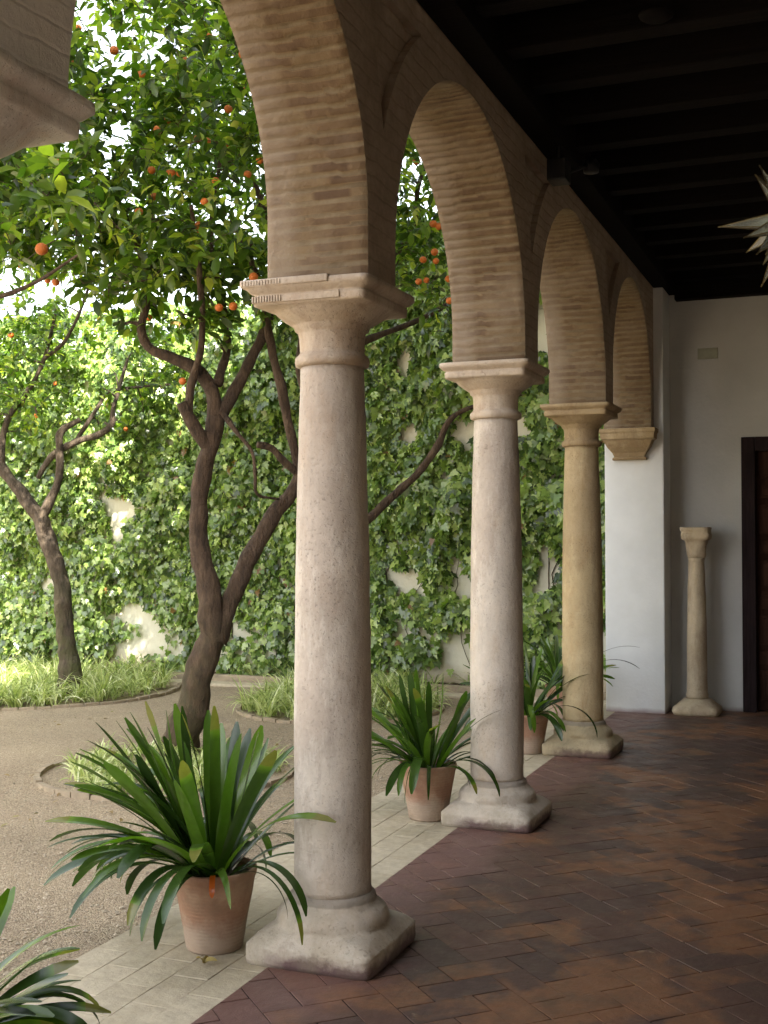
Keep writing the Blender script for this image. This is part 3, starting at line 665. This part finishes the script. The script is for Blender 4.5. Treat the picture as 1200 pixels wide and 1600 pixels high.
# main tree: twisted double stem, base in the near planting circle
d1 = 8.75
limbs1 = [
 (A([(279, 1185), (290, 1120), (312, 1050), (330, 985), (328, 920), (312, 850), (311, 780), (325, 710), (337, 650)], d1), [.19, .155, .135, .125, .100, .088, .082, .084, .082]),
 (A([(337, 655), (330, 610), (306, 575), (268, 558), (236, 545), (222, 515), (228, 470), (222, 400), (195, 330)], d1), [.075, .065, .058, .050, .046, .042, .038, .034, .026]),
 (A([(345, 650, 0), (372, 600, .1), (402, 545, .2), (425, 480, .3), (440, 400, .4), (400, 290, .5)], d1), [.060, .055, .052, .047, .042, .03]),
 (A([(328, 705, 0), (308, 675, -.06), (292, 645, -.1), (284, 628, -.12)], d1), [.066, .062, .058, .052]),
 (A([(294, 650, -.08), (297, 612, -.1), (305, 580, -.1), (316, 530, -.2), (312, 420, -.3), (300, 320, -.5)], d1), [.046, .042, .036, .032, .028, .02]),
 (A([(334, 1000, .0), (356, 950, .05), (385, 880, .1), (425, 810, .2), (468, 745, .3), (486, 650, .4), (470, 560, .5), (500, 420, .7), (560, 260, .9)], d1), [.115, .092, .083, .076, .070, .058, .050, .042, .03]),
 (A([(470, 745, .3), (455, 680, .25), (440, 600, .2), (425, 545, .2), (412, 470, 0), (385, 380, -.2)], d1), [.055, .05, .047, .044, .038, .028]),
 (A([(468, 742, .3), (446, 722, .2), (425, 700, .15), (402, 694, .1)], d1), [.045, .040, .037, .034]),
 (A([(345, 640, 0), (368, 672, -.1), (394, 706, -.1), (399, 745, -.1), (402, 772, -.05), (436, 780, .1)], d1), [.028, .020, .018, .016, .015, .013]),
 (A([(340, 600, 0), (355, 545, .2), (350, 480, .5), (330, 380, .8), (345, 250, 1)], d1), [.045, .04, .036, .03, .02])]
or1 = A([(310, 216), (325, 220), (338, 282), (388, 272), (358, 170), (278, 160), (238, 265), (268, 270), (282, 270), (320, 55), (328, 58), (386, 140), (218, 330), (312, 352), (397, 432), (286, 595), (343, 480), (365, 478), (248, 202), (222, 117), (292, 95), (180, 78)], d1-.6)
make_tree('nearest orange tree with reddish twisted double trunk rising behind the big potted plant', limbs1,
          [((-3.0, 3.5, 5.3), (2.3, 1.9, 1.9), 900, -.02), ((-2.6, 3.1, 4.1), (1.9, 1.3, .8), 190, .04), (tuple(at(285, 440, 8.7)), (1.0, .8, .45), 90, .0), (tuple(at(230, 300, 8.2)), (1.3, .8, .7), 60, .0)], 11, .122, 13, 'bark', or1, 22)
# left tree
d2 = 11.9
limbs2 = [
 (A([(110, 1080), (104, 1020), (98, 940), (86, 880), (70, 830), (60, 800)], d2), [.165, .125, .118, .112, .108, .10]),
 (A([(62, 806), (42, 780), (18, 750), (-10, 715), (-60, 660), (-120, 560)], d2), [.095, .085, .078, .072, .06, .04]),
 (A([(62, 810), (78, 780), (90, 750), (94, 715), (95, 675), (125, 655)], d2), [.080, .065, .058, .05, .045, .03]),
 (A([(60, 745, .2), (80, 712, .1), (118, 690, 0), (155, 678, 0), (176, 662, 0), (178, 636, 0), (200, 560, .2)], d2), [.03, .045, .045, .042, .038, .028, .02]),
 (A([(2, 740), (4, 690), (16, 645), (40, 615), (70, 560), (90, 480)], d2), [.05, .045, .04, .034, .028, .02]),
 (A([(118, 690, 0), (150, 640, .1), (172, 612, .2), (215, 604, .3), (268, 600, .3)], d2), [.03, .024, .022, .02, .016]),
 (A([(70, 560, 0), (110, 520, -.2), (150, 420, -.3)], d2), [.03, .024, .015])]
make_tree('leftmost visible orange tree with mossy trunk in the left grass circle', limbs2,
          [((-6.6, 5.6, 4.6), (2.3, 1.6, 1.5), 380, .03), ((-6.5, 5.9, 3.3), (2.3, 1.3, .75), 300, -.1)], 23, .10, 12, 'bark_moss', thin=.78, nor=10, oranges=A([(68, 388), (75, 437), (88, 440), (20, 150)], 9.5))
# third tree: trunk hidden by the first column
d3 = 10.7
limbs3 = [
 (A([(505, 1092), (512, 1000), (520, 900), (528, 850), (535, 820)], d3), [.14, .11, .10, .095, .09]),
 (A([(530, 840), (560, 822), (588, 800), (622, 768), (655, 738), (682, 700), (700, 660), (728, 640), (790, 622)], d3), [.075, .062, .055, .050, .046, .042, .034, .026, .018]),
 (A([(533, 830), (535, 740), (530, 640), (550, 540), (600, 440), (632, 385), (652, 340), (655, 290), (690, 200)], d3), [.085, .075, .065, .055, .048, .042, .036, .03, .02]),
 (A([(550, 540, 0), (590, 525, .1), (625, 512, .2), (665, 495, .3), (700, 476, .3)], d3), [.05, .042, .036, .03, .022]),
 (A([(530, 640), (500, 560), (470, 450), (480, 330)], d3), [.05, .045, .035, .025])]
make_tree('orange tree hidden behind the nearest column, one bare limb reaching right', limbs3,
          [((-2.6, 5.6, 5.2), (1.9, 1.4, 1.4), 420, .0), ((-1.35, 5.5, 4.4), (.75, 1.0, 1.2), 130, -.1)], 31, .11, 12, 'bark',
          A([(678, 350), (687, 354), (680, 394), (662, 406), (682, 408), (667, 438), (702, 436), (703, 470), (652, 252), (702, 574), (655, 440)], 9.6), 8)
# fourth tree: stands outside the frame to the left, only its boughs hang in
b4 = Vector((-4.3, .9, 0))
limbs4 = [([b4, b4+Vector((.1, .05, .9)), b4+Vector((.05, .2, 1.8)), b4+Vector((.3, .3, 2.5))], [.16, .12, .11, .09]),
          ([b4+Vector((.3, .3, 2.5)), b4+Vector((.8, .5, 2.9)), b4+Vector((1.4, .8, 3.1)), b4+Vector((1.9, .8, 3.3))], [.045, .028, .02, .010]),
          ([b4+Vector((.3, .3, 2.5)), b4+Vector((.2, .6, 3.4)), b4+Vector((.6, 1.0, 4.3))], [.07, .055, .03]),
          ([b4+Vector((.3, .3, 2.5)), b4+Vector((-.6, .1, 3.3)), b4+Vector((-1.2, -.1, 4.2))], [.07, .05, .03])]
make_tree('orange tree just outside the left edge whose boughs hang into the upper left', limbs4,
          [((-3.5, 1.2, 4.6), (1.7, 1.2, 1.3), 340, .0), (tuple(at(40, 335, 5.6)), (.55, .4, .25), 26, -.5)], 47, .125, 12, 'bark', A([(66, 388), (92, 258)], 5.6), 6)

# ------------------------------------------------------------------ ivy
def ivy():
    root = empty('climbing_ivy', (-6, 7.5, 0)); tag(root, 'dense broad leaved ivy climbing over the cream garden wall', 'ivy')
    P = []; T = []; Nn = []; S = []; tn = []; ox = -6
    n = 0; tgt = 56000; tries = 0
    while n < tgt and tries < 700000:
        tries += 1; x = random.uniform(-12.5, -.25); z = random.uniform(.02, 4.25 if x < -3.3 else 4.9)
        if x > -8.6 or random.random() < .3: pass
        else: continue
        q = Vector((x, 0, z)); f = noise.noise(q*1.3)+.6*noise.noise(q*3.4+Vector((9, 0, 0)))+.3*noise.noise(q*8)
        cover = .62+.30*min(1, max(0, (-x-1.5)/4))+.22*min(1, max(0, (z-.5)/3.2))-(.80 if z < .35 else (.62 if z < .75 else 0))*(.35+.65*random.random())
        cover += -.34*math.exp(-((x+6.35-(z-1.6)*.22)/.50)**2)*(1 if z < 3.2 else .4)
        cover += -.10*max(0, min(1, (x+3.2)/1.6))
        if f < .32-cover: continue
        th = .07+(.30+.16*min(1, max(0, (-x-3)/3)))*max(0, min(1, f+.3))*(.35+.65*min(1, z/2))
        y = 7.53-abs(random.random())**.7*th; up_ = noise.noise(q*2.2+Vector((0, 5, 0)))
        P.append((x-ox, y-7.5, z)); T.append((random.gauss(0, .65), random.gauss(-.35, .25), -1+random.gauss(0, .45)))
        Nn.append((random.gauss(0, .7), -1, random.gauss(.5, .7)))
        S.append(random.uniform(.05, .10)*(1.0 if x < -4.5 else 1.0+.35*min(1, (x+4.5)/1.5))); tn.append(min(.96, max(0, random.betavariate(1.5, 1.5)+.12*up_)) if random.random() > .006 else 1.0); n += 1
    leaf_cloud('leaves', P, Nn, T, S, IL, IF, M['ivy_leaf'], root, np.array(tn))
    m_ = MB()
    for i in range(22):
        x = random.uniform(-9, -.4); z = 0; pts = []; r0 = random.uniform(.004, .009)
        H_ = random.uniform(1.5, 4.4); y = 7.54
        while z < H_: pts.append((x-ox, y-7.5, z)); z += .12; x = min(-.26, x+random.gauss(0, .035)+.03*noise.noise(Vector((i, z, 0)))); y = 7.54-random.random()*.012
        m_.tube(pts, [r0*(1-.6*k/len(pts)) for k in range(len(pts))], 5)
    m_.tube([(-9.2-ox+i*.3, .035, .05+.03*noise.noise(Vector((i, 0, 0)))) for i in range(30)], [.012]*30, 5)
    m_.build('stems', M['bark'], root, True)
ivy()

# ------------------------------------------------------------------ strap leaved plants
def ribbon(m, base, az, L, w, lean0, lean1, twist=0, seg=11, fold=.18, t=.5, tip='round', bend=0):
    pts = []; p = Vector(base); prev = None
    for i in range(seg+1):
        s = i/seg; lean = lean0+(lean1-lean0)*s**1.35; a = az+bend*s*s
        d = Vector((math.cos(a)*math.sin(lean), math.sin(a)*math.sin(lean), math.cos(lean)))
        if i: p = p+d*(L/seg)
        side = Vector((-math.sin(a), math.cos(a), 0)); nrm = d.cross(side).normalized()
        tw = twist*s; side2 = side*math.cos(tw)+nrm*math.sin(tw); n2 = d.cross(side2).normalized()
        if tip == 'round': prof = (.55+.45*min(1, s*3.2))*(1 if s < .78 else math.sqrt(max(0.0, 1-((s-.78)/.225)**2)))
        else: prof = (.6+.4*min(1, s*4))*(1-s**2.5)
        h = w/2*max(prof, .03)
        pts += [p+side2*h-n2*fold*h*-1, p, p-side2*h+n2*fold*h]
    if seg > 10 and t < .9:                       # some tips yellowed or browned
        yl = random.random() < .22; t = [(.955 if yl and i >= seg-1-(seg > 12) else t*(1-.25*i/seg)+.12*(i/seg)) for i in range(seg+1) for _ in range(3)]
    m.add(pts, [f for i in range(seg) for f in ((i*3, i*3+1, i*3+4, i*3+3), (i*3+1, i*3+2, i*3+5, i*3+4))], t)
def clivia(name, label, loc, seed, nl=52, scale=1.0, potr=.165, poth=.31, lmax=.66, bias=None, extra=(), droop=1.0):
    random.seed(seed); root = empty(name, loc); tag(root, label, 'potted plant', 'potted strap leaved plants along the arcade')
    rb = potr*.66
    prof = [(0, rb*.96, 2), (.008, rb, 2), (poth*.5, (rb+potr*.97)/2, 2), (poth-.035, potr*.955, 2), (poth-.030, potr*.985, 2), (poth-.010, potr*1.0, 2), (poth, potr*.985, 2), (poth, potr*.92, 2), (poth-.05, potr*.88, 2)]
    vs_ = []; fs_ = []; v, f = loft(prof, 64, .0015, 10, seed, .03); f = f[:-1]; mesh_obj('terracotta_pot', v, f, pot_mat(seed), root)
    v, f = loft([(poth-.06, potr*.9, 2), (poth-.035, potr*.885, 2), (poth-.025, potr*.5, 2), (poth-.02, .02, 2)], 40, .006, 22, seed); mesh_obj('soil', v, f, M['soil'], root)
    m = MB()
    for i in range(nl):
        az = random.uniform(0, 2*math.pi) if bias is None or random.random() < .45 else random.gauss(bias, .8)
        u = (i+.5)/nl                               # inner leaves upright, outer ones arching over the rim
        lean0 = .14+.80*u**.8+random.gauss(0, .14); lean1 = lean0+(.05+1.5*u**1.5*droop)+random.gauss(0, .28)
        L = scale*random.uniform(.74, 1.0)*lmax*(1-.12*abs(u-.5)); r = potr*.45*math.sqrt(random.random())
        b = (math.cos(az)*r, math.sin(az)*r, poth-.03)
        ribbon(m, b, az+random.gauss(0, .2), L, random.uniform(.034, .054)*scale, lean0, lean1, random.gauss(0, .5), t=random.betavariate(1.3, 1.5)*.9, bend=random.gauss(0, .25), seg=14)
    for i in range(nl//3):                          # old leaves hanging over the rim
        az = random.uniform(0, 2*math.pi); r = potr*.55
        ribbon(m, (math.cos(az)*r, math.sin(az)*r, poth-.03), az+random.gauss(0, .15), random.uniform(.34, .60)*scale, random.uniform(.024, .042), random.uniform(.75, 1.1), random.uniform(2.4, 3.05), random.gauss(0, .6), t=random.random()*.6, seg=14)
    for az, L, w_, l0, l1, t in extra:
        ribbon(m, (math.cos(az)*potr*.5, math.sin(az)*potr*.5, poth-.03), az, L, w_, l0, l1, 0, t=t, seg=16)
    m.build('foliage', M['clivia'], root, True); return root
p1 = onz(334, 1478); p1.z = .001
left = math.pi+TH; toward = -math.pi/2+TH          # world angles of "left" and "towards the viewer"
r1 = clivia('potted_plant', 'largest potted plant, terracotta pot left of the nearest column', (p1.x, p1.y, .001), 3, 80, 1.10, .166, .31, .68, bias=left-.1,
       extra=[(toward+.75, .60, .024, .9, 3.05, .25), (toward+.9, .5, .04, .8, 2.9, .3), (left-.1, .66, .05, .25, 1.2, .6), (left-.25, .64, .05, .15, .9, .75), (left+.5, .62, .034, .7, 2.2, .5), (left+.3, .6, .03, .8, 1.9, .1)])
m_ = MB(); ribbon(m_, (math.cos(toward+.1)*.15, math.sin(toward+.1)*.15, .315), toward+.1, .13, .022, 1.2, 3.2, .3, t=1.0); w_ = m_.build('withered_leaf', M['clivia'], r1, True); w_['label'] = 'orange withered leaf hanging over the pot rim'
p2 = onz(668, 1278); clivia('potted_plant', 'mid sized potted plant in a pale pot between the first two full columns', (p2.x, p2.y, .001), 8, 56, .95, .165, .31, .66, bias=left,
       extra=[(-.3, .5, .035, .9, 2.9, .2), (-.15, .42, .03, .8, 2.8, .1), (left, .55, .02, .9, 2.9, .1), (-.2, .55, .02, .5, 1.2, .3)])
p3 = onz(826, 1176); clivia('potted_plant', 'potted plant half hidden behind the second full column', (p3.x, p3.y, .001), 15, 44, .86, .15, .29, .68,
       extra=[(-.2, .6, .03, .8, 3.0, .05), (.3, .5, .03, .6, 2.2, .1)])
p4 = onz(878, 1122); clivia('potted_plant', 'farthest potted plant, mostly hidden behind the ochre column', (p4.x, p4.y, .001), 19, 40, .88, .15, .29, .66,
       extra=[(-.1, .78, .03, .45, 1.7, .1), (-.2, .75, .035, .55, 2.1, .1)])
p0 = onz(-125, 1830); clivia('potted_plant', 'potted plant cut by the lower left corner of the frame', (p0.x, p0.y, .001), 27, 50, .84, .165, .30, .62, bias=0)
def dry_leaf():
    m = MB(); 
    for a, l in ((.3, .055), (1.7, .045), (2.9, .05)): ribbon(m, (0, 0, .006), a, l, .024, .7, 2.0, 1.2, 6, .5, 1.0, 'pt')
    o = m.build('fallen_leaf', simple('dry_leaf', (.34, .26, .08), .8, .4, 40), None, True); q = onz(318, 1508); o.location = (q.x, q.y, .002)
    tag(o, 'small curled dry leaf lying before the big pot', 'leaf')
dry_leaf()

# ------------------------------------------------------------------ grass circles
def bed(c, rad, n, seed, label, hgt=.22, skip=None):
    random.seed(seed); m = MB()
    for i in range(n):
        a = random.uniform(0, 2*math.pi); r = rad*math.sqrt(random.random()); x, y = c[0]+math.cos(a)*r, c[1]+math.sin(a)*r
        if y > 7.2: continue
        s = random.uniform(.7, 1.2)
        for k in range(random.randint(14, 22)):
            az = random.uniform(0, 2*math.pi); u = random.random()
            ribbon(m, (x+random.gauss(0, .02), y+random.gauss(0, .02), -.01), az, hgt*s*random.uniform(.9, 1.7), random.uniform(.010, .017), .1+.6*u, 1.0+1.5*u, random.gauss(0, .4), 6, .25, random.random(), 'pt')
    tag(m.build('spider_grass', M['spider'], None, True), label, 'ground cover', kind='stuff')
def ring(c, rad, w_=.042, h=.008):
    m = MB(); n = int(2*math.pi*rad/.15)
    for i in range(n):
        a = 2*math.pi*i/n; t0, t1 = a+.006, a+2*math.pi/n-.006; hh = h+random.uniform(-.006, .006); r0, r1_ = rad-w_/2, rad+w_/2
        pts = [(c[0]+r*math.cos(t), c[1]+r*math.sin(t)) for r, t in ((r0, t0), (r1_, t0), (r1_, t1), (r0, t1))]
        if any(p[1] > 7.0 for p in pts): continue
        m.add([(p[0], p[1], -.05) for p in pts]+[(p[0], p[1], hh) for p in pts], [(4, 5, 6, 7), (0, 1, 5, 4), (1, 2, 6, 5), (2, 3, 7, 6), (3, 0, 4, 7)])
    tag(m.build('bed_edging', M['kerb']), kind='structure')
t2 = at(108, 1075, d2); t1 = limbs1[0][0][0]; t3 = limbs3[0][0][0]
c2_ = (-6.25, 6.05); ring(c2_, 1.58); bed(c2_, 1.46, 390, 5, 'dense pale striped grass in the round bed of the left tree')
c1_ = (-2.5, 2.8); ring(c1_, .86); bed(c1_, .78, 95, 6, 'sparse pale striped grass round the nearest tree', .125)
c3_ = (t3.x, 5.95); ring(c3_, .95); bed(c3_, .88, 190, 9, 'bright striped grass behind the nearest column', .25)
ring((b4.x, b4.y), .9); bed((b4.x, b4.y), .8, 80, 12, 'striped grass round the tree outside the left edge', .2)
# tufts against the ivy wall
random.seed(77); m = MB()
for i in range(46):
    x = random.choice([random.uniform(-12, -3.2), random.uniform(-5.2, -2.4)]); y = random.uniform(7.36, 7.5)
    if random.random() < .2: x = random.uniform(-2.4, -.6)
    for k in range(12):
        az = random.uniform(0, 2*math.pi); u = random.random(); ribbon(m, (x, y, .02), az, random.uniform(.22, .42), .015, .2+.5*u, 1.2+1.3*u, 0, 7, .25, random.random()*.8, 'pt')
tag(m.build('wall_foot_grass', M['spider'], None, True), 'arching grass tufts in the strip at the foot of the ivy wall', 'ground cover', kind='stuff')

# scattered fallen leaves on the gravel
P = []; T = []; S = []
random.seed(91)
while len(P) < 150:
    x = -.9-random.gammavariate(1.6, 1.2); y = random.uniform(-1, 6.8); P.append((x, y, -.004)); a = random.uniform(0, 6.28); T.append((math.cos(a), math.sin(a), random.gauss(0, .2))); S.append(random.uniform(.025, .06))
lm = leaf_mat('litter_leaf', [(0, (.16, .10, .04)), (.6, (.26, .18, .07)), (1, (.14, .16, .04))], .1, .7)
o = leaf_cloud('leaf_litter', P, [(random.gauss(0, .3), random.gauss(0, .3), 1) for _ in P], T, S, OL, OF, lm); tag(o, 'few dry leaves scattered over the gravel', 'leaf litter', kind='stuff')
